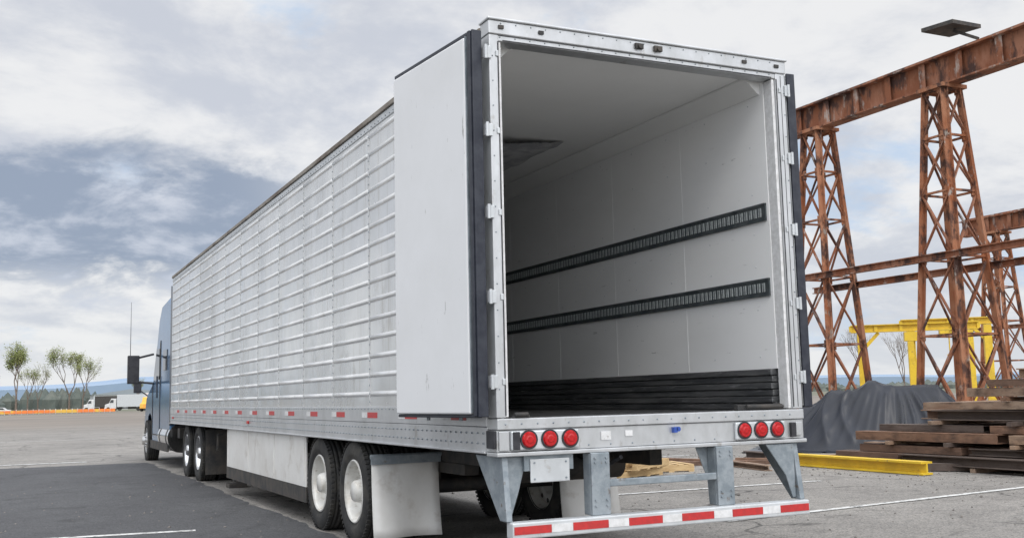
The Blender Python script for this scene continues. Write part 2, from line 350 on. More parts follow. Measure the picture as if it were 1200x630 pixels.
r1=B(); w1=B(); x=-1.24; k=0
while x<1.24:
    w_=0.28 if k%2==0 else 0.165
    x2=min(x+w_,1.26)
    (r1 if k%2==0 else w1).box(x,x2-0.002,-0.1135,-0.1105,0.535,0.588); x=x2; k+=1
r1.done("bumper_red_tape",M_redt,T); w1.done("bumper_white_tape",M_wht,T)
# chassis
b=B()
for x in (-0.55,0.55): b.box(x-0.06,x+0.06,0.9,6.2,0.86,1.03)
y=0.4
while y<15.9: b.box(-1.19,1.19,y,y+0.06,1.06,1.235); y+=0.31
for ya in (3.38,4.62):
    b.cyl((-1.0,ya,0.59),(1.0,ya,0.59),0.075,n=12); b.box(-0.62,-0.50,ya-0.3,ya+0.3,0.68,0.76); b.box(0.50,0.62,ya-0.3,ya+0.3,0.68,0.76)
    for s in (-1,1): b.cyl((s*0.45,ya+0.25,0.62),(s*0.45,ya+0.25,0.85),0.13,n=14)
b.box(-0.62,-0.48,2.2,5.4,0.76,0.86); b.box(0.48,0.62,2.2,5.4,0.76,0.86)
b.cyl((-0.6,1.6,0.86),(0.6,1.6,0.86),0.14,n=16)
b.box(-0.7,0.7,13.2,15.6,1.02,1.06)
b.done("chassis_frame",M_dark,T,bevel=0.004)
b=B()
pts_=[(-0.3,0.05,1.0),(-0.28,0.3,0.92),(-0.1,0.8,0.88),(0.1,1.4,0.93)]
for i in range(3): b.cyl(pts_[i],pts_[i+1],0.015,n=8)
b.done("air_line",M_rub,T)
b=B()
for x in (-0.95,0.95):
    b.box(x-0.07,x+0.07,10.83,10.97,0.55,1.06); b.box(x-0.05,x+0.05,10.85,10.95,0.2,0.56); b.box(x-0.14,x+0.14,10.75,11.05,G,0.17)
    b.bar((x,10.95,0.6),(x*0.8,11.7,1.06),0.06); b.bar((x,10.85,0.6),(x*0.8,10.3,1.06),0.06)
b.box(-0.9,0.9,10.88,10.92,0.6,0.66); b.bar((-1.02,10.9,0.95),(-1.25,10.9,0.95),0.03); b.bar((-1.25,10.9,0.95),(-1.25,10.9,0.7),0.03)
b.done("landing_gear",M_dark,T,bevel=0.004)
for s in (-1,1):
    b=B(); xs=sorted((s*1.285,s*1.265))
    ys=[5.18,6.76,8.34,9.92]
    for i in range(3): b.box(xs[0],xs[1],ys[i]+0.008,ys[i+1]-0.008,0.50,1.058)
    o=b.done("side_skirt",M_skirt,T,bevel=0.003)
    b=B(); xs=sorted((s*1.282,s*1.268)); b.box(xs[0],xs[1],5.18,9.95,0.33,0.498); b.done("skirt_rubber_edge",M_dark,T)
    b=B()
    for y in (5.25,6.76,8.34,9.85): b.box(min(s*1.286,s*1.292),max(s*1.286,s*1.292),y-0.02,y+0.02,0.56,1.055)
    b.done("skirt_battens",M_skirt,T)
def flap(x0,x1,y,parent):
    bm=bmesh.new(); n=8
    vv=[[bm.verts.new((x0+(x1-x0)*i/n,y-0.10*(j/n)**2*(0.6+0.4*math.sin(i*0.9)),0.90-(0.90-0.20)*j/n)) for j in range(n+1)] for i in range(n+1)]
    for i in range(n):
        for j in range(n): bm.faces.new((vv[i][j],vv[i+1][j],vv[i+1][j+1],vv[i][j+1])).smooth=True
    me=bpy.data.meshes.new("mud_flap"); bm.to_mesh(me); bm.free(); o=bpy.data.objects.new("mud_flap",me); sc.collection.objects.link(o); me.materials.append(M_skirt); o.parent=parent
    md=o.modifiers.new("s","SOLIDIFY"); md.thickness=0.012
flap(-1.29,-0.64,2.80,T); flap(0.64,1.29,2.80,T)
b=B()
for s in (-1,1):
    b.cyl((s*0.3,2.79,0.93),(s*1.3,2.79,0.93),0.022,n=10); xs=sorted((s*0.62,s*1.3)); b.box(xs[0],xs[1],2.77,2.785,0.86,0.93)
b.done("flap_brackets",M_galv,T)
# ---------------------------------------------------------------- wheels
def wheel(cx,cy,cz,R,parent,s,steer=False,rimm=None):
    w=0.27
    t=B(); hw=w/2
    rr=0.29
    pr=[(-hw+0.02,rr),(-hw-0.0,rr+0.05),(-hw-0.012,R-0.13),(-hw+0.0,R-0.04),(-hw+0.025,R-0.008)]
    gx=[-0.075,-0.03,0.03,0.075]
    pr.append((-hw+0.04,R))
    for g in gx: pr+=[(g-0.007,R+0.002),(g-0.005,R-0.014),(g+0.005,R-0.014),(g+0.007,R+0.002)]
    pr+=[(hw-0.04,R),(hw-0.025,R-0.008),(hw,R-0.04),(hw+0.012,R-0.13),(hw,rr+0.05),(hw-0.02,rr)]
    t.lathe(pr,(cx,cy,cz),n=48)
    for i in range(60):
        a=2*math.pi*i/60
        for sx in (-1,1):
            p=Vector((cx+sx*(hw-0.02),cy+(R-0.012)*math.cos(a),cz+(R-0.012)*math.sin(a)))
            q=Vector((cx+sx*(hw-0.02),cy+(R+0.003)*math.cos(a),cz+(R+0.003)*math.sin(a)))
            t.bar(p,q,0.026,0.035,up=(1,0,0))
    t.done("tyre",M_tyre,parent)
    rm=B()
    def X(d): return s*(hw-d)
    if steer: pf=[(X(0.01),0.30),(X(0.0),0.285),(X(0.03),0.27),(X(0.02),0.20),(X(-0.03),0.14),(X(-0.04),0.11),(X(-0.09),0.10),(X(-0.10),0.04),(X(-0.10),0.001)]
    else: pf=[(X(0.01),0.30),(X(0.0),0.29),(X(0.03),0.275),(X(0.12),0.262),(X(0.16),0.24),(X(0.17),0.17),(X(0.15),0.13),(X(0.02),0.10),(X(0.0),0.085),(X(0.0),0.001)]
    rm.lathe(pf,(cx,cy,cz),n=40)
    rm.lathe([(X(0.01),0.30),(X(w-0.01),0.30)],(cx,cy,cz),n=32)
    for i in range(10):
        a=2*math.pi*i/10; yy=cy+0.145*math.cos(a); zz=cz+0.145*math.sin(a); x0=cx+(X(0.155) if not steer else X(-0.02))
        rm.cyl((x0,yy,zz),(x0+s*0.03,yy,zz),0.016,n=6)
    rm.done("rim",rimm or M_rim,parent)
    hl=B()
    for i in range(10):
        a=2*math.pi*(i+0.5)/10; yy=cy+0.212*math.cos(a); zz=cz+0.212*math.sin(a); x0=cx+(X(0.168) if not steer else X(0.028))
        hl.cyl((x0,yy,zz),(x0+s*0.006,yy,zz),0.024,n=12)
    hl.done("hand_holes",M_dark,parent)
RT=0.49
for ya in (3.38,4.62):
    for s in (-1,1):
        wheel(s*1.155,ya,G+RT-0.008,RT,T,s); wheel(s*0.84,ya,G+RT-0.008,RT,T,s)
b=B(); b.box(-0.95,0.95,16.065,16.5,2.2,3.95); b.done("refrigeration_unit",M_whitep,T,bevel=0.08)
# ---------------------------------------------------------------- tractor
K=empty("semi_truck")
prof=[(16.95,0.62),(16.95,3.72),(17.6,3.86),(18.5,3.80),(19.0,3.45),(19.35,2.95),(19.55,2.80),(20.25,1.98),(21.3,1.80),(21.95,1.60),(22.2,1.30),(22.25,0.75),(22.2,0.42),(21.72,0.40),(21.60,0.90),(21.35,1.17),(20.95,1.25),(20.55,1.17),(20.3,0.90),(20.15,0.42),(19.0,0.42),(18.0,0.45)]
def loft(bb,prof,secs):
    n=len(prof); vs=[]
    for x,fy,fz in secs:
        for (y,z) in prof:
            vs.append((x, y if y<17 else y-(fy*max(0,(y-19))*0.25), z if z<1.3 else z-fz*(z-1.3)))
    fs=[]
    for k in range(len(secs)-1):
        for i in range(n): fs.append((k*n+i,k*n+(i+1)%n,(k+1)*n+(i+1)%n,(k+1)*n+i))
    fs.append(tuple(range(n))[::-1]); fs.append(tuple(range((len(secs)-1)*n,len(secs)*n)))
    bb.add(vs,fs)
b=B(); loft(b,prof,[(-1.20,0.9,0.06),(-1.12,0.4,0.02),(-0.9,0.15,0.0),(0.0,0,0),(0.9,0.15,0.0),(1.12,0.4,0.02),(1.20,0.9,0.06)]); b.done("cab_body",M_blue,K,bevel=0.03)
b=B()
for s in (-1,1):
    xs=sorted((s*1.196,s*1.215))
    b.prism([(18.75,2.02),(18.75,2.72),(19.28,2.74),(19.80,2.04)],0,xs[0],xs[1])
    b.prism([(17.5,2.2),(17.5,2.65),(18.1,2.65),(18.1,2.2)],0,xs[0],xs[1])
b.add([(-1.05,19.56,2.83),(1.05,19.56,2.83),(1.05,20.2,2.06),(-1.05,20.2,2.06)],[(0,1,2,3)])
b.done("cab_windows",M_glass,K)
b=B()
for s in (-1,1):
    xs=sorted((s*1.19,s*1.212))
    b.box(xs[0],xs[1],18.66,18.68,0.75,2.85); b.box(xs[0],xs[1],20.0,20.02,0.75,1.95); b.box(xs[0],xs[1],18.68,20.0,0.75,0.77)
    b.box(xs[0],xs[1],18.60,18.64,1.9,2.9)
    xs=sorted((s*1.19,s*1.225)); b.box(xs[0],xs[1],17.1,20.1,0.44,0.62)
b.done("door_seams",M_dark,K)
b=B()
for s in (-1,1):
    xs=sorted((s*1.22,s*1.17)); b.prism([(16.35,1.15),(16.35,3.92),(16.94,3.98),(16.94,1.0)],0,xs[0],xs[1])
    b.cyl((s*1.24,18.9,1.6),(s*1.24,18.9,2.1),0.02,n=8)
b.done("side_extenders",M_blued,K,bevel=0.01)
b=B()
for s in (-1,1):
    b.box(min(s*1.52,s*1.78),max(s*1.52,s*1.78),19.95,20.12,1.95,2.62)
    b.bar((s*1.2,19.9,2.65),(s*1.6,20.03,2.55),0.05); b.bar((s*1.2,19.9,1.95),(s*1.6,20.03,2.0),0.05)
    b.box(min(s*1.30,s*1.48),max(s*1.30,s*1.48),21.5,21.6,1.75,2.05); b.bar((s*1.05,21.5,1.6),(s*1.38,21.55,1.85),0.03)
b.done("mirrors",M_rub,K,bevel=0.04)
b=B(); b.cyl((-1.72,20.05,2.6),(-1.72,20.05,3.9),0.009,0.004,n=6); b.cyl((1.72,20.05,2.6),(1.72,20.05,3.9),0.009,0.004,n=6); b.done("antennas",M_rub,K)
b=B()
for s in (-1,1):
    b.cyl((s*0.93,16.9,0.74),(s*0.93,18.6,0.74),0.32,n=24)
b.done("fuel_tanks",M_chrome,K)
b=B()
for s in (-1,1):
    for y in (17.2,18.3): b.cyl((s*0.93,y-0.03,0.74),(s*0.93,y+0.03,0.74),0.328,n=24)
b.done("tank_straps",M_dark,K)
b=B(); b.box(-0.45,-0.33,12.0,21.5,0.75,1.0); b.box(0.33,0.45,12.0,21.5,0.75,1.0); b.box(-0.4,0.4,13.4,14.6,1.0,1.06); b.box(-1.1,1.1,16.2,16.5,0.75,0.95)
for ya in (12.85,14.2): b.cyl((-1.0,ya,0.59),(1.0,ya,0.59),0.09,n=12)
for s in (-1,1):
    xs=sorted((s*0.7,s*1.25)); b.box(xs[0],xs[1],12.05,12.065,0.25,1.0)
b.done("truck_chassis",M_dark,K)
b=B()
for s in (-1,1):
    b.box(min(s*0.85,s*1.15),max(s*0.85,s*1.15),22.0,22.12,0.95,1.2)
b.box(-0.6,0.6,22.1,22.27,0.6,1.4); b.done("grille_and_headlights",M_chrome,K,bevel=0.02)
for ya in (12.85,14.2):
    for s in (-1,1): wheel(s*1.12,ya,G+RT-0.008,RT,K,s,rimm=M_chrome); wheel(s*0.80,ya,G+RT-0.008,RT,K,s)
for s in (-1,1): wheel(s*1.09,20.95,G+RT-0.008,RT,K,s,steer=True,rimm=M_chrome)
# ---------------------------------------------------------------- gantry cranes
def ibeam(bb,p,q,w,h,t=0.03,stiff=0):
    p=Vector(p);q=Vector(q); d=(q-p).normalized(); up=Vector((0,0,1))
    bb.bar(p+up*(h/2-t/2),q+up*(h/2-t/2),w,t); bb.bar(p-up*(h/2-t/2),q-up*(h/2-t/2),w,t); bb.bar(p,q,t,h-2*t-0.002)
    if stiff:
        n=int((q-p).length/stiff); side=d.cross(up)
        for i in range(n+1):
            c=p+d*(i*stiff); 
            for s in (-1,1): bb.bar(c+side*s*w*0.25-up*(h/2-t-0.002),c+side*s*w*0.25+up*(h/2-t-0.002),w*0.44,0.02,up=side)
def tower(bb,bb2,cx,cy,z0,z1,wb,wt,n=5,th=0.20):
    def P(i,j,t):
        w=(wb+(wt-wb)*t)/2
        return Vector((cx+i*w,cy+j*w,z0+(z1-z0)*t))
    for i in (-1,1):
        for j in (-1,1):
            a=P(i,j,0); c=P(i,j,1)
            bb.bar(a,c,th,0.035,up=(0,1,0)); bb.bar(a-Vector((i*th*0.5,0,0)),c-Vector((i*th*0.5,0,0)),0.035,th,up=(0,1,0))
    ts=[0]; k=0.86
    seg=[k**i for i in range(n)]; S=sum(seg)
    for s in seg: ts.append(ts[-1]+s/S)
    for a in range(n):
        t0,t1=ts[a],ts[a+1]
        for (c1,c2) in (((-1,-1),(1,-1)),((-1,1),(1,1)),((-1,-1),(-1,1)),((1,-1),(1,1))):
            bb2.bar(P(*c1,t0),P(*c2,t1),0.075,0.045); bb2.bar(P(*c2,t0),P(*c1,t1),0.07,0.04)
            bb.bar(P(*c1,t1),P(*c2,t1),0.09,0.06)
            dxy=(P(*c2,0.5)-P(*c1,0.5)).normalized()
            for cc in (c1,c2):
                g_=P(*cc,t1); sgn=1 if cc==c1 else -1; X_=abs(dxy.x)>0.5
                bb.bar(g_+dxy*sgn*0.08-Vector((0,0,0.14)),g_+dxy*sgn*0.08+Vector((0,0,0.14)),0.26 if X_ else 0.03,0.03 if X_ else 0.26,up=(0,1,0))
    bb.box(cx-wt/2-0.15,cx+wt/2+0.15,cy-wt/2-0.15,cy+wt/2+0.15,z1,z1+0.12)
    bb.box(cx-wb/2-0.3,cx+wb/2+0.3,cy-wb/2-0.3,cy+wb/2+0.3,G-0.1,z0)
def crane(name,X,ys,y0,y1,zb,hb,wb,wt,low,lowy1):
    E=empty(name); b=B(); b2=B()
    for y in ys: tower(b,b2,X,y,G+0.15,zb-0.12,wb,wt)
    g=B(); ibeam(g,(X,y0,zb+hb/2),(X,y1,zb+hb/2),0.55,hb,0.05,stiff=1.45)
    g.bar((X,y0,zb+hb+0.06),(X,y1,zb+hb+0.06),0.09,0.11)
    g.done("runway_girder",M_rust2,E)
    for dx,z in low:
        ibeam(b2,(X+dx,y0+1,z),(X+dx,lowy1,z),0.2,0.22,0.03)
    b.done("tower_legs",M_rust,E); b2.done("bracing",M_rust2,E)
    return E
C1=crane("gantry_crane",21.7,[-6.0,16.4,22.0,36.0],-12,44,10.7,0.95,1.9,0.74,[(-0.75,5.35),(0.75,5.05)],23.5)
b=B(); b.bar((21.7,14.9,11.8),(21.5,15.6,12.25),0.09); b.add([(20.9,15.1,12.25),(22.1,15.1,12.25),(22.1,16.3,12.35),(20.9,16.3,12.35),(20.9,15.1,12.37),(22.1,15.1,12.37),(22.1,16.3,12.47),(20.9,16.3,12.47)],[(3,2,1,0),(4,5,6,7),(0,1,5,4),(1,2,6,5),(2,3,7,6),(3,0,4,7)])
b.done("floodlight",M_dark,C1)
C2=crane("gantry_crane",45,[2.0,18.0,34.0],-12,36.2,9.9,0.9,2.0,0.85,[(0,4.6)],36.2)
# ---------------------------------------------------------------- yellow portal frames
def portal(x,y,ang,W,H):
    E=empty("yellow_gantry_frame",(x,y,G)); E.rotation_euler=(0,0,ang)
    b=B()
    for s in (-1,1):
        b.box(s*W/2-0.16,s*W/2+0.16,-0.16,0.16,0,H-0.36); b.box(s*W/2-0.5,s*W/2+0.5,-0.5,0.5,-0.05,0.06)
        b.bar((s*W/2,0,H-1.1),(s*(W/2-0.7),0,H-0.36),0.14)
    ibeam(b,(-W/2-0.4,0,H-0.18),(W/2+0.4,0,H-0.18),0.3,0.32,0.04,stiff=1.0)
    b.done("frame",M_yel,E); 
    b=B(); b.box(-0.4,0.3,-0.2,0.2,H-0.75,H-0.37); b.cyl((0,0,H-1.6),(0,0,H-0.75),0.03,n=6); b.bar((-0.1,0,H-1.7),(0.1,0,H-1.6),0.12); b.done("hoist",M_yel,E)
portal(29.6,25.7,math.radians(-40),4.2,4.0)
portal(33.6,27.5,math.radians(-40),3.2,4.4)
# ---------------------------------------------------------------- steel beam piles
def pile(name,specs):
    E=empty(name); bs=[B() for _ in M_bm]
    for (x,ye,ln,z,w,h,yaw,kind) in specs:
        d=Vector((math.sin(yaw),-math.cos(yaw),0)); p=Vector((x,ye,z)); q=p+d*ln; bb=bs[random.randrange(len(bs))]
        if kind==0: ibeam(bb,p,q,w,h,0.02)
        elif kind==1: bb.bar(p,q,w,h)
        else:
            s=d.cross(Vector((0,0,1))); up=Vector((0,0,1))
            bb.bar(p+up*(h/2-0.01),q+up*(h/2-0.01),w,0.02); bb.bar(p-up*(h/2-0.01),q-up*(h/2-0.01),w,0.02); bb.bar(p+s*(w/2-0.01),q+s*(w/2-0.01),0.02,h-0.042)
    for i,bb in enumerate(bs):
        if bb.v: bb.done("beams_%d"%i,M_bm[i],E,bevel=0.004)
sp=[]
z=G+0.08
ends=[8.7,8.3,7.9,7.5,7.0,6.7,5.6,5.3]
for yy in (8.0,6.9,5.4,3.9,2.4,1.0): sp.append((9.3,yy,3.5,G+0.035,0.1,0.07,math.radians(90),1))
for k in range(8):
    h=[0.16,0.13,0.15,0.12,0.17,0.13,0.15,0.12][k]
    x=9.35+0.05*k+random.uniform(-0.12,0.12)
    while x<12.9:
        w=random.choice([0.16,0.2,0.26,0.32])
        ye=ends[k]-(x-9.3)*0.12+random.uniform(-0.6,0.25)
        ln=random.uniform(1.4,3.2); yy=ye
        while yy>-1:
            sp.append((x+w/2+random.uniform(-0.02,0.02),yy,ln,z+h/2,w,h-random.uniform(0,0.02),math.radians(random.uniform(-2,2)),random.choice([0,1,1,2])))
            yy-=ln+random.uniform(0.03,0.25); ln=random.uniform(1.8,4.0)
        x+=w+random.uniform(0.03,0.16)
    z+=h+0.004
    if k in (1,3,5):
        for q_ in range(5): sp.append((9.28+0.05*k,ends[k+1]-0.75-q_*1.3+random.uniform(-0.2,0.2),3.4,z+0.033,0.09,0.062,math.radians(90+random.uniform(-3,3)),1))
        z+=0.068
sp.append((9.0,8.9,1.6,G+0.08,0.18,0.14,math.radians(70),0)); sp.append((8.95,6.3,0.9,G+0.07,0.16,0.12,math.radians(40),1))
sp.append((9.9,4.9,3.4,z+0.08,0.2,0.15,math.radians(14),0))
pile("steel_beam_pile",sp)
sp=[]; z=G+0.06
for k in range(7):
    h=0.17; x=15.3+0.08*k
    while x<18.5:
        sp.append((x,7.6-0.25*k+random.uniform(-0.6,0.4),random.uniform(5,7),z+h/2,0.28,h,math.radians(random.uniform(-4,4)),random.choice([0,1,2]))); x+=0.36
    z+=h+0.01
pile("steel_beam_pile",sp)
sp=[(8.7,9.6,3.0,G+0.06,0.12,0.12,math.radians(8),1),(7.9,10.6,2.8,G+0.05,0.14,0.1,math.radians(-12),0),(7.2,10.9,1.9,G+0.05,0.12,0.1,math.radians(20),1),(9.3,11.0,3.0,G+0.07,0.16,0.14,math.radians(-5),0),(6.6,10.2,2.2,G+0.04,0.1,0.08,math.radians(62),1),(8.2,9.9,2.6,G+0.05,0.1,0.1,math.radians(30),1)]
pile("loose_steel_beams",sp)
E=empty("yellow_steel_beam"); b=B(); ibeam(b,(8.55,8.75,G+0.11),(8.45,5.5,G+0.11),0.22,0.20,0.03); b.done("beam",M_yel,E)
def pallet(x,y,ang,z=G):
    E=empty("wooden_pallet",(x,y,z)); E.rotation_euler=(0,0,ang); b=B()
    for i in range(3): b.box(-0.6,0.6,-0.5+i*0.455,-0.41+i*0.455,0.018,0.108)
    for i in range(7): b.box(-0.6+i*0.183,-0.6+i*0.183+0.1,-0.5,0.5,0.109,0.127)
    for i in range(4): b.box(-0.6+i*0.366,-0.6+i*0.366+0.1,-0.5,0.5,0.0,0.017)
    b.done("boards",M_wood,E)
pallet(4.85,8.7,0.4); pallet(5.0,8.65,0.55,G+0.13); pallet(5.9,9.3,-0.2)
b=B(); rnd=random.Random(5)
for i in range(1600):
    if rnd.random()<0.6: x=rnd.gauss(9.0,1.6); y=rnd.gauss(8,3.0)
    else: x=rnd.uniform(-5.5,9); y=rnd.uniform(-2,14)
    s=rnd.uniform(0.006,0.02)*(1.8 if rnd.random()<0.06 else 1)
    c=Vector((x,y,G+s*0.3)); pts=[c+Vector((dx*s*rnd.uniform(0.6,1.2),dy*s*rnd.uniform(0.6,1.2),dz*s*rnd.uniform(0.5,0.9))) for dx,dy,dz in ((1,0,0),(0,1,0),(-1,0,0),(0,-1,0),(0,0,1),(0,0,-1))]
    b.add(pts,[(0,1,4),(1,2,4),(2,3,4),(3,0,4),(1,0,5),(2,1,5),(3,2,5),(0,3,5)])
b.done("gravel",M_stone,fix=False)
# ---------------------------------------------------------------- tarp pile: a sheet over crates
bm=bmesh.new(); n=170; vv=[]
cx,cy=13.4,11.8; ca,sa=math.cos(math.radians(-46)),math.sin(math.radians(-46))
def sst(a,b_,x):
    t=max(0,min(1,(x-a)/(b_-a))); return t*t*(3-2*t)
def hump(a,c,a0,c0,ra,rc,H):
    d=max(0,math.hypot(max(0,abs(a-a0)-ra),max(0,abs(c-c0)-rc))); return H*max(0,1-d/0.42)**1.1
for i in range(n+1):
    row=[]
    for j in range(n+1):
        a=-1+2*i/n; c=-1+2*j/n
        hs=[hump(a,c,0.30,0.0,0.28,0.30,1.36),hump(a,c,-0.10,-0.05,0.18,0.26,1.22),hump(a,c,-0.44,0.05,0.10,0.22,0.85)]
        base=sum(h**5 for h in hs)**(1/5)
        ang=math.atan2(c,a-0.2); rad=math.hypot(c,a-0.2)
        down=sst(0.0,0.35,1.40-base)*sst(0.02,0.25,base)
        w1=math.sin(ang*11+2.2*noise.noise(Vector((math.cos(ang)*1.5,math.sin(ang)*1.5,rad*1.2)))*3)
        w2=math.sin(ang*23+6*noise.noise(Vector((a*1.3,c*1.3,5))))
        hgt=base+down*(0.10*(1-abs(w1))**1.5+0.03*(1-abs(w2)))
        t1=noise.noise(Vector((a*2.5+c*1.5,c*2.5-a*0.8,9))); hgt+=0.045*max(0,1-abs(t1)*7)*sst(0.2,0.9,base)
        hgt+=0.07*noise.noise(Vector((a*2,c*2,1)))*sst(0.1,0.6,base)
        if base<0.03: hgt=0.012+0.02*max(0,1-abs(w1)*2)
        hgt=max(0.012,hgt)
        p=Vector((a*2.6,c*2.0,0))
        row.append(bm.verts.new((cx+p.x*ca-p.y*sa,cy+p.x*sa+p.y*ca,G+hgt)))
    vv.append(row)
for i in range(n):
    for j in range(n): bm.faces.new((vv[i][j],vv[i+1][j],vv[i+1][j+1],vv[i][j+1])).smooth=True
me=bpy.data.meshes.new("tarp_covered_pile"); bm.to_mesh(me); bm.free(); o=bpy.data.objects.new("tarp_covered_pile",me); sc.collection.objects.link(o); me.materials.append(M_tarp)
# ---------------------------------------------------------------- ground
def groundmat(name,cA,cB,cC,crack=0.5,far=None):
    m=bpy.data.materials.new(name); m.use_nodes=True; nt=m.node_tree; N=nt.nodes; L=nt.links; bs=N["Principled BSDF"]
    bs.inputs["Roughness"].default_value=0.75; bs.inputs["Specular IOR Level"].default_value=0.4
    g=N.new("ShaderNodeNewGeometry"); P=g.outputs["Position"]
    def nz(s,d=6,r=0.6,dist=0):
        n=N.new("ShaderNodeTexNoise"); n.inputs["Scale"].default_value=s; n.inputs["Detail"].default_value=d; n.inputs["Roughness"].default_value=r; n.inputs["Distortion"].default_value=dist; L.new(P,n.inputs["Vector"]); return n.outputs["Fac"]
    def rp(x,a,b_):
        r_=N.new("ShaderNodeMapRange"); r_.inputs[1].default_value=a; r_.inputs[2].default_value=b_; L.new(x,r_.inputs[0]); return r_.outputs[0]
    def mx(fac,a,b_,mode='MIX'):
        q=N.new("ShaderNodeMix"); q.data_type='RGBA'; q.blend_type=mode
        if isinstance(fac,float): q.inputs[0].default_value=fac
        else: L.new(fac,q.inputs[0])
        for s_,v in ((6,a),(7,b_)):
            if isinstance(v,tuple): q.inputs[s_].default_value=(*v,1)
            else: L.new(v,q.inputs[s_])
        return q.outputs[2]
    col=mx(rp(nz(0.25,8,0.65,0.5),0.38,0.62),cA,cB)
    col=mx(rp(nz(1.3,8,0.7,1.0),0.5,0.72),col,cC)
    v=N.new("ShaderNodeTexVoronoi"); v.inputs["Scale"].default_value=75; L.new(P,v.inputs["Vector"])
    sp_=N.new("ShaderNodeSeparateColor"); L.new(v.outputs["Color"],sp_.inputs[0])
    col=mx(rp(sp_.outputs[0],0.0,1.0),col,mx(1.0,col,(1.7,1.66,1.60),'MULTIPLY'))
    col=mx(rp(sp_.outputs[1],0.78,0.82),col,mx(1.0,col,(0.5,0.5,0.5),'MULTIPLY'))
    col=mx(rp(nz(9,5,0.7),0.35,0.75),col,mx(1.0,col,(1.3,1.28,1.25),'MULTIPLY'))
    col=mx(rp(nz(0.8,4,0.6,2.0),0.56,0.70),col,mx(1.0,col,(0.62,0.62,0.62),'MULTIPLY'))
    if crack:
        nn=N.new("ShaderNodeTexNoise"); nn.inputs["Scale"].default_value=1.2; nn.inputs["Detail"].default_value=5; L.new(P,nn.inputs["Vector"])
        ad=N.new("ShaderNodeVectorMath"); ad.operation='MULTIPLY_ADD'; L.new(nn.outputs["Color"],ad.inputs[0]); ad.inputs[1].default_value=(1.1,1.1,0); L.new(P,ad.inputs[2])
        vc=N.new("ShaderNodeTexVoronoi"); vc.feature='DISTANCE_TO_EDGE'; vc.inputs["Scale"].default_value=0.32; L.new(ad.outputs[0],vc.inputs["Vector"])
        ck=rp(vc.outputs["Distance"],0.011,0.004)
        ml=N.new("ShaderNodeMath"); ml.operation='MULTIPLY'; L.new(ck,ml.inputs[0]); L.new(rp(nz(0.2,2),0.40,0.50),ml.inputs[1])
        col=mx(ml.outputs[0],col,mx(1.0,col,(0.3,0.3,0.3),'MULTIPLY'))
    if far:
        ln=N.new("ShaderNodeVectorMath"); ln.operation='DISTANCE'; L.new(P,ln.inputs[0]); ln.inputs[1].default_value=(0,0,0)
        dn=N.new("ShaderNodeMath"); dn.operation='MULTIPLY_ADD'; L.new(nz(0.05,4),dn.inputs[0]); dn.inputs[1].default_value=30; L.new(ln.outputs["Value"],dn.inputs[2])
        col=mx(rp(dn.outputs[0],62,100),col,mx(rp(nz(0.03,6),0.4,0.6),far[0],far[1]))
        col=mx(rp(dn.outputs[0],190,300),col,mx(rp(nz(0.02,6),0.4,0.6),far[1],far[2]))
    L.new(col,bs.inputs["Base Color"])
    bp=N.new("ShaderNodeBump"); bp.inputs["Strength"].default_value=0.5; bp.inputs["Distance"].default_value=0.005
    L.new(v.outputs["Distance"],bp.inputs["Height"]); L.new(bp.outputs[0],bs.inputs["Normal"])
    return m
M_ground=groundmat("worn_asphalt",(0.145,0.140,0.133),(0.19,0.183,0.173),(0.115,0.11,0.105),far=[(0.22,0.19,0.16),(0.16,0.14,0.12),(0.12,0.14,0.08)])
M_asph_shade=groundmat("dark_asphalt_shade",(0.044,0.045,0.049),(0.058,0.060,0.064),(0.036,0.037,0.041),crack=0)  # darker asphalt with the trailer's left-hand shadow painted into the colour
b=B(); b.add([(-6000,-6000,G),(6000,-6000,G),(6000,6000,G),(-6000,6000,G)],[(0,1,2,3)]); o=b.done("ground",M_ground,fix=False)
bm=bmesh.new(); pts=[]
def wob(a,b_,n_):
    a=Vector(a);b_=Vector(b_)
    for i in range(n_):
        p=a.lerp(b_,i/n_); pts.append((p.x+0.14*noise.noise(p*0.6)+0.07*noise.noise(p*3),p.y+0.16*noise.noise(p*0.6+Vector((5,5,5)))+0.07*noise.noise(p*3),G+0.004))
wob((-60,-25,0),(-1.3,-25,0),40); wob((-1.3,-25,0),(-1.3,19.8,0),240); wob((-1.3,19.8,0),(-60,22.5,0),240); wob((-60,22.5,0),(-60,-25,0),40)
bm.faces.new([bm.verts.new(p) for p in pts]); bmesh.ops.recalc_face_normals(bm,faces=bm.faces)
me=bpy.data.meshes.new("asphalt_shade_patch"); bm.to_mesh(me); bm.free(); o=bpy.data.objects.new("asphalt_shade_patch",me); sc.collection.objects.link(o); me.materials.append(M_asph_shade)  # dark sheet: darker asphalt, also standing in for shadow beside the trailer
b=B()
def line(x0,y0,x1,y1,w=0.11,z=G+0.008):
    d=Vector((x1-x0,y1-y0,0)); s=Vector((-d.y,d.x,0)).normalized()*w/2; p=Vector((x0,y0,z)); q=Vector((x1,y1,z)); b.add([p-s,q-s,q+s,p+s],[(0,1,2,3)])
line(-9.5,21.9,-2.55,21.3,0.26); line(-8,6.1,-2.45,5.3,0.13); line(2.5,2.62,8.2,3.35); line(2.9,5.88,6.6,5.8); line(-12,13.4,-7.2,13.2)
line(3.0,12.5,9,12.6); line(-9,40,-1,40,0.15)
b.done("parking_lines",M_paint,fix=False)
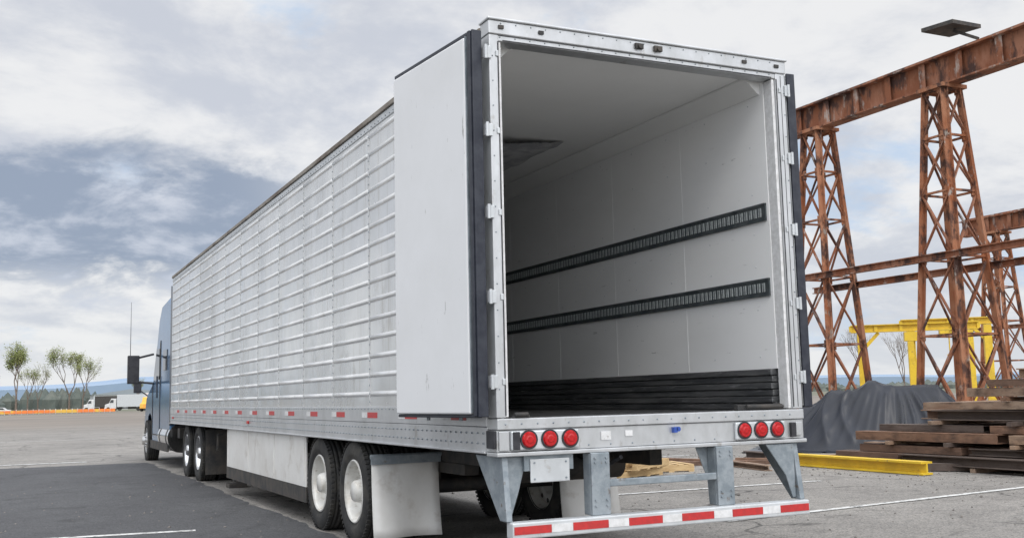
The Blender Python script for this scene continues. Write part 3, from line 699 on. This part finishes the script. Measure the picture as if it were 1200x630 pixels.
# ---------------------------------------------------------------- vegetation and background
def tree(x,y,H,W,leafy,seed,name="tree",z=G):
    rnd=random.Random(seed); E=empty(name,(x,y,z)); b=B(); lf=B(); tips=[]
    def grow(p,d,l,r_,lev):
        q=p+d*l; b.cyl(p,q,r_,r_*0.65,n=4); 
        if lev==0: tips.append(q); return
        if lev<=2: tips.append(q); tips.append((p+q)/2)
        for k in range(rnd.choice([2,3,3])):
            nd=(d+Vector((rnd.uniform(-1,1)*W,rnd.uniform(-1,1)*W,rnd.uniform(0.0,0.6)))).normalized()
            grow(q,nd,l*rnd.uniform(0.62,0.88),r_*0.58,lev-1)
    grow(Vector((0,0,0)),Vector((0,0,1)),H*0.20,H*0.014,6)
    mxz=max(t.z for t in tips); sc_=H/mxz
    b.v=[(v[0]*sc_,v[1]*sc_,v[2]*sc_) for v in b.v]; tips=[t*sc_ for t in tips]
    for t in tips:
        for _ in range(leafy):
            c=t+Vector((rnd.gauss(0,1),rnd.gauss(0,1),rnd.gauss(0,1)))*H*0.022; s=H*0.0065*rnd.uniform(0.6,1.4)
            a=Vector((rnd.uniform(-1,1),rnd.uniform(-1,1),rnd.uniform(-1,1))).normalized(); e=a.orthogonal().normalized()
            lf.add([c-a*s,c+e*s,c+a*s,c-e*s],[(0,1,2,3)])
    b.done("trunk_and_limbs",M_bark,E,fix=False)
    if leafy: lf.done("foliage",M_leaf,E,fix=False)
def dirpos(az,D):
    return (-4.3+D*math.sin(az),-6.5+D*math.cos(az))
for px_az,D,H,lf,sd in [(0.005,235,14.5,6,1),(0.047,245,14.0,5,2),(0.058,240,11.5,3,3),(0.022,250,11,1,4),(0.105,320,9,2,5),(-0.02,240,9,3,6),(0.014,260,10,3,8)]:
    x,y=dirpos(px_az,D); tree(x,y,H,0.55,lf,sd)
for az,D,H,sd in [(0.765,85,6.6,11),(0.70,95,7,12),(0.80,110,7,13)]:
    x,y=dirpos(az,D); tree(x,y,H,0.5,0,sd,"bare_tree")
b=B(); rnd=random.Random(3)
for i in range(1500):
    az=rnd.uniform(-0.6,1.3); D=rnd.uniform(650,900); x,y=dirpos(az,D)
    H=rnd.uniform(5,11)*(1.3 if az<0.3 else 0.7)*(0.8+0.5*noise.noise(Vector((az*12,0,0)))); W=rnd.uniform(2.5,5)
    n_=6; vs=[(x+W*math.cos(k*math.pi*2/n_)*rnd.uniform(0.7,1.2),y+W*math.sin(k*math.pi*2/n_)*rnd.uniform(0.7,1.2),z_) for z_ in (0,H*0.5) for k in range(n_)]+[(x+rnd.uniform(-1,1),y,H)]
    b.add(vs,[(k,(k+1)%n_,n_+(k+1)%n_,n_+k) for k in range(n_)]+[(n_+k,n_+(k+1)%n_,2*n_) for k in range(n_)])
b.done("distant_tree_line",M_conif,fix=False)
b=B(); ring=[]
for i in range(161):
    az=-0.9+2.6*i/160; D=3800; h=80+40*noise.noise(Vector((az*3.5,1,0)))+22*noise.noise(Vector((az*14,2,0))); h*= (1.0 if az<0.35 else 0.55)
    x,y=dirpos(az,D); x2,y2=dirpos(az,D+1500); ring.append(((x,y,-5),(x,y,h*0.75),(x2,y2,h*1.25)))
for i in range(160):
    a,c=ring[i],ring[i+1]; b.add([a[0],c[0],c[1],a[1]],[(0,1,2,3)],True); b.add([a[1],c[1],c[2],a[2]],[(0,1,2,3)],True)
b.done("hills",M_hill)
E=empty("orange_barrier"); b=B(); b2=B()
x0,y0=dirpos(-0.03,225); x1,y1=dirpos(0.085,225)
for i in range(26):
    t0=i/26; t1=(i+0.93)/26
    b.bar((x0+(x1-x0)*t0,y0+(y1-y0)*t0,G+0.5),(x0+(x1-x0)*t1,y0+(y1-y0)*t1,G+0.5),0.12,0.6)
    b2.box(x0+(x1-x0)*t0-0.06,x0+(x1-x0)*t0+0.06,y0-0.1,y0+0.1,G,G+1.0)
b.done("panels",M_orange,E); b2.done("posts",M_whitep,E)
def boxtruck(x,y,ang,cabm,boxm):
    E=empty("parked_truck",(x,y,G)); E.rotation_euler=(0,0,ang)
    b=B(); b.box(-1.2,1.2,-5,2.2,1.0,3.9); b.done("cargo_box",boxm,E,bevel=0.05)
    b=B(); b.prism([(2.4,0.6),(2.4,3.0),(3.6,3.0),(4.1,1.9),(5.0,1.6),(5.1,0.6)],0,-1.1,1.1); b.done("cab",cabm,E,bevel=0.08)
    b=B(); b.prism([(3.0,2.0),(3.0,2.7),(3.62,2.7),(3.95,2.0)],0,-1.12,1.12); b.done("windows",M_glass,E)
    b=B()
    for yy in (-4,-2.8,4.2):
        for s in (-1,1): b.cyl((s*0.85,yy,0.5),(s*1.15,yy,0.5),0.5,n=16)
    b.box(-0.5,0.5,-5,4.5,0.6,0.9); b.done("wheels_and_chassis",M_tyre,E)
x,y=dirpos(0.095,270); boxtruck(x,y,1.2,M_whitep,M_light)
x,y=dirpos(0.118,240); boxtruck(x,y,2.6,M_orange,M_whitep)
x,y=dirpos(0.075,300); boxtruck(x,y,1.5,M_whitep,M_dark)
x,y=dirpos(-0.008,240)
E=empty("parked_car",(x,y,G)); E.rotation_euler=(0,0,1.4)
b=B(); b.prism([(-2.2,0.35),(-2.2,0.95),(-1.5,1.0),(-0.9,1.45),(0.5,1.45),(1.1,1.0),(2.1,0.85),(2.2,0.35)],0,-0.88,0.88); b.done("body",M_whitep,E,bevel=0.08)
b=B(); b.prism([(-1.3,1.02),(-0.85,1.38),(0.45,1.38),(0.95,1.02)],0,-0.89,0.89); b.done("windows",M_glass,E)
b=B()
for yy in (-1.4,1.35):
    for s in (-1,1): b.cyl((s*0.7,yy,0.32),(s*0.9,yy,0.32),0.32,n=16)
b.done("wheels",M_tyre,E)
E=empty("warehouse"); b=B(); x,y=dirpos(0.10,420); b.box(x-14,x+14,y,y+20,G,5.5); b.done("walls",M_light,E)
b=B(); b.prism([(x-15,5.5),(x,7.6),(x+15,5.5)],1,y-0.5,y+20.5); b.done("roof",M_galv,E)
b=B()
for i in range(5): b.box(x-12+i*5,x-9+i*5,y-0.1,y+0.01,G,4)
b.done("doors",M_dark,E)
# ---------------------------------------------------------------- world: cloudy sky
w=bpy.data.worlds.new("World"); sc.world=w; w.use_nodes=True; nt=w.node_tree; N=nt.nodes; L=nt.links; N.clear()
out=N.new("ShaderNodeOutputWorld"); bg=N.new("ShaderNodeBackground"); bg.inputs[1].default_value=0.1; L.new(bg.outputs[0],out.inputs[0])
SUN_EL,SUN_AZ=math.radians(42),math.radians(192)
sky=N.new("ShaderNodeTexSky"); sky.sky_type='NISHITA'; sky.sun_disc=False; sky.sun_elevation=SUN_EL; sky.sun_rotation=SUN_AZ
tc=N.new("ShaderNodeTexCoord"); D_=tc.outputs["Generated"]
sep=N.new("ShaderNodeSeparateXYZ"); L.new(D_,sep.inputs[0])
def math_(op,a,b_=None,c=None):
    n=N.new("ShaderNodeMath"); n.operation=op
    for i,v in enumerate((a,b_,c)):
        if v is None: continue
        if isinstance(v,(int,float)): n.inputs[i].default_value=v
        else: L.new(v,n.inputs[i])
    return n.outputs[0]
zc=math_('ADD',math_('MAXIMUM',sep.outputs[2],0.0),0.30)
cx_=math_('DIVIDE',sep.outputs[0],zc); cy_=math_('DIVIDE',sep.outputs[1],zc)
cb=N.new("ShaderNodeCombineXYZ"); L.new(cx_,cb.inputs[0]); L.new(cy_,cb.inputs[1]); cb.inputs[2].default_value=2.3
def nz(s,d,r_,dist=0.0):
    n=N.new("ShaderNodeTexNoise"); n.inputs["Scale"].default_value=s; n.inputs["Detail"].default_value=d; n.inputs["Roughness"].default_value=r_; n.inputs["Distortion"].default_value=dist; L.new(cb.outputs[0],n.inputs["Vector"]); return n.outputs["Fac"]
def rp(x,a,b_,c=0.0,d=1.0):
    r_=N.new("ShaderNodeMapRange"); r_.interpolation_type='SMOOTHSTEP'; r_.inputs[1].default_value=a; r_.inputs[2].default_value=b_; r_.inputs[3].default_value=c; r_.inputs[4].default_value=d; L.new(x,r_.inputs[0]); return r_.outputs[0]
def mix(fac,a,b_,mode='MIX'):
    q=N.new("ShaderNodeMix"); q.data_type='RGBA'; q.blend_type=mode
    if isinstance(fac,float): q.inputs[0].default_value=fac
    else: L.new(fac,q.inputs[0])
    for s_,v in ((6,a),(7,b_)):
        if isinstance(v,tuple): q.inputs[s_].default_value=(*v,1)
        else: L.new(v,q.inputs[s_])
    return q.outputs[2]
white=(8.9,8.9,8.95); grey=(6.2,6.5,7.2); dark=(3.2,3.8,4.9); blue=(5.0,6.6,8.8)
cl=nz(2.3,8,0.6,0.2)
col=mix(rp(cl,0.42,0.62),white,grey)
col=mix(math_('MULTIPLY',rp(nz(1.6,7,0.62,0.2),0.55,0.66),0.75),col,blue)
dt=N.new("ShaderNodeVectorMath"); dt.operation='DOT_PRODUCT'; L.new(D_,dt.inputs[0]); v_=Vector((0.06,0.985,0.155)).normalized(); dt.inputs[1].default_value=v_
bank=rp(dt.outputs["Value"],0.965,0.994)
zj=math_('ADD',sep.outputs[2],math_('MULTIPLY',math_('SUBTRACT',nz(5.0,7,0.6,0.2),0.5),0.14))
zz=math_('MULTIPLY',rp(zj,0.09,0.125),rp(zj,0.235,0.19))
bcol=mix(rp(nz(5.0,8,0.60,0.2),0.42,0.66),dark,(6.2,6.6,7.5))
mk=math_('MULTIPLY',bank,zz)
col=mix(mk,col,bcol)
hz=rp(sep.outputs[2],0.0,0.10,0.5,0.0)
col=mix(hz,col,(8.0,8.3,8.6))
col=mix(0.06,col,sky.outputs[0])
zen=rp(sep.outputs[2],0.42,0.85,1.0,1.75)
ds=N.new("ShaderNodeVectorMath"); ds.operation='DOT_PRODUCT'; L.new(D_,ds.inputs[0]); sd=Vector((math.sin(SUN_AZ)*math.cos(SUN_EL),math.cos(SUN_AZ)*math.cos(SUN_EL),math.sin(SUN_EL))); ds.inputs[1].default_value=sd
glow=rp(ds.outputs["Value"],0.1,1.0,1.0,2.1)
gz=math_('MULTIPLY',zen,glow)
vm=N.new("ShaderNodeVectorMath"); vm.operation='SCALE'; L.new(col,vm.inputs[0]); L.new(gz,vm.inputs["Scale"])
L.new(vm.outputs[0],bg.inputs[0])
sun=bpy.data.lights.new("sun","SUN"); sun.energy=0.9; sun.angle=math.radians(16); sun.color=(1,0.96,0.9)
so=bpy.data.objects.new("sun",sun); sc.collection.objects.link(so)
so.rotation_euler=sd.to_track_quat('Z','Y').to_euler()
sc.view_settings.view_transform='Standard'; sc.view_settings.look='None'; sc.view_settings.exposure=0
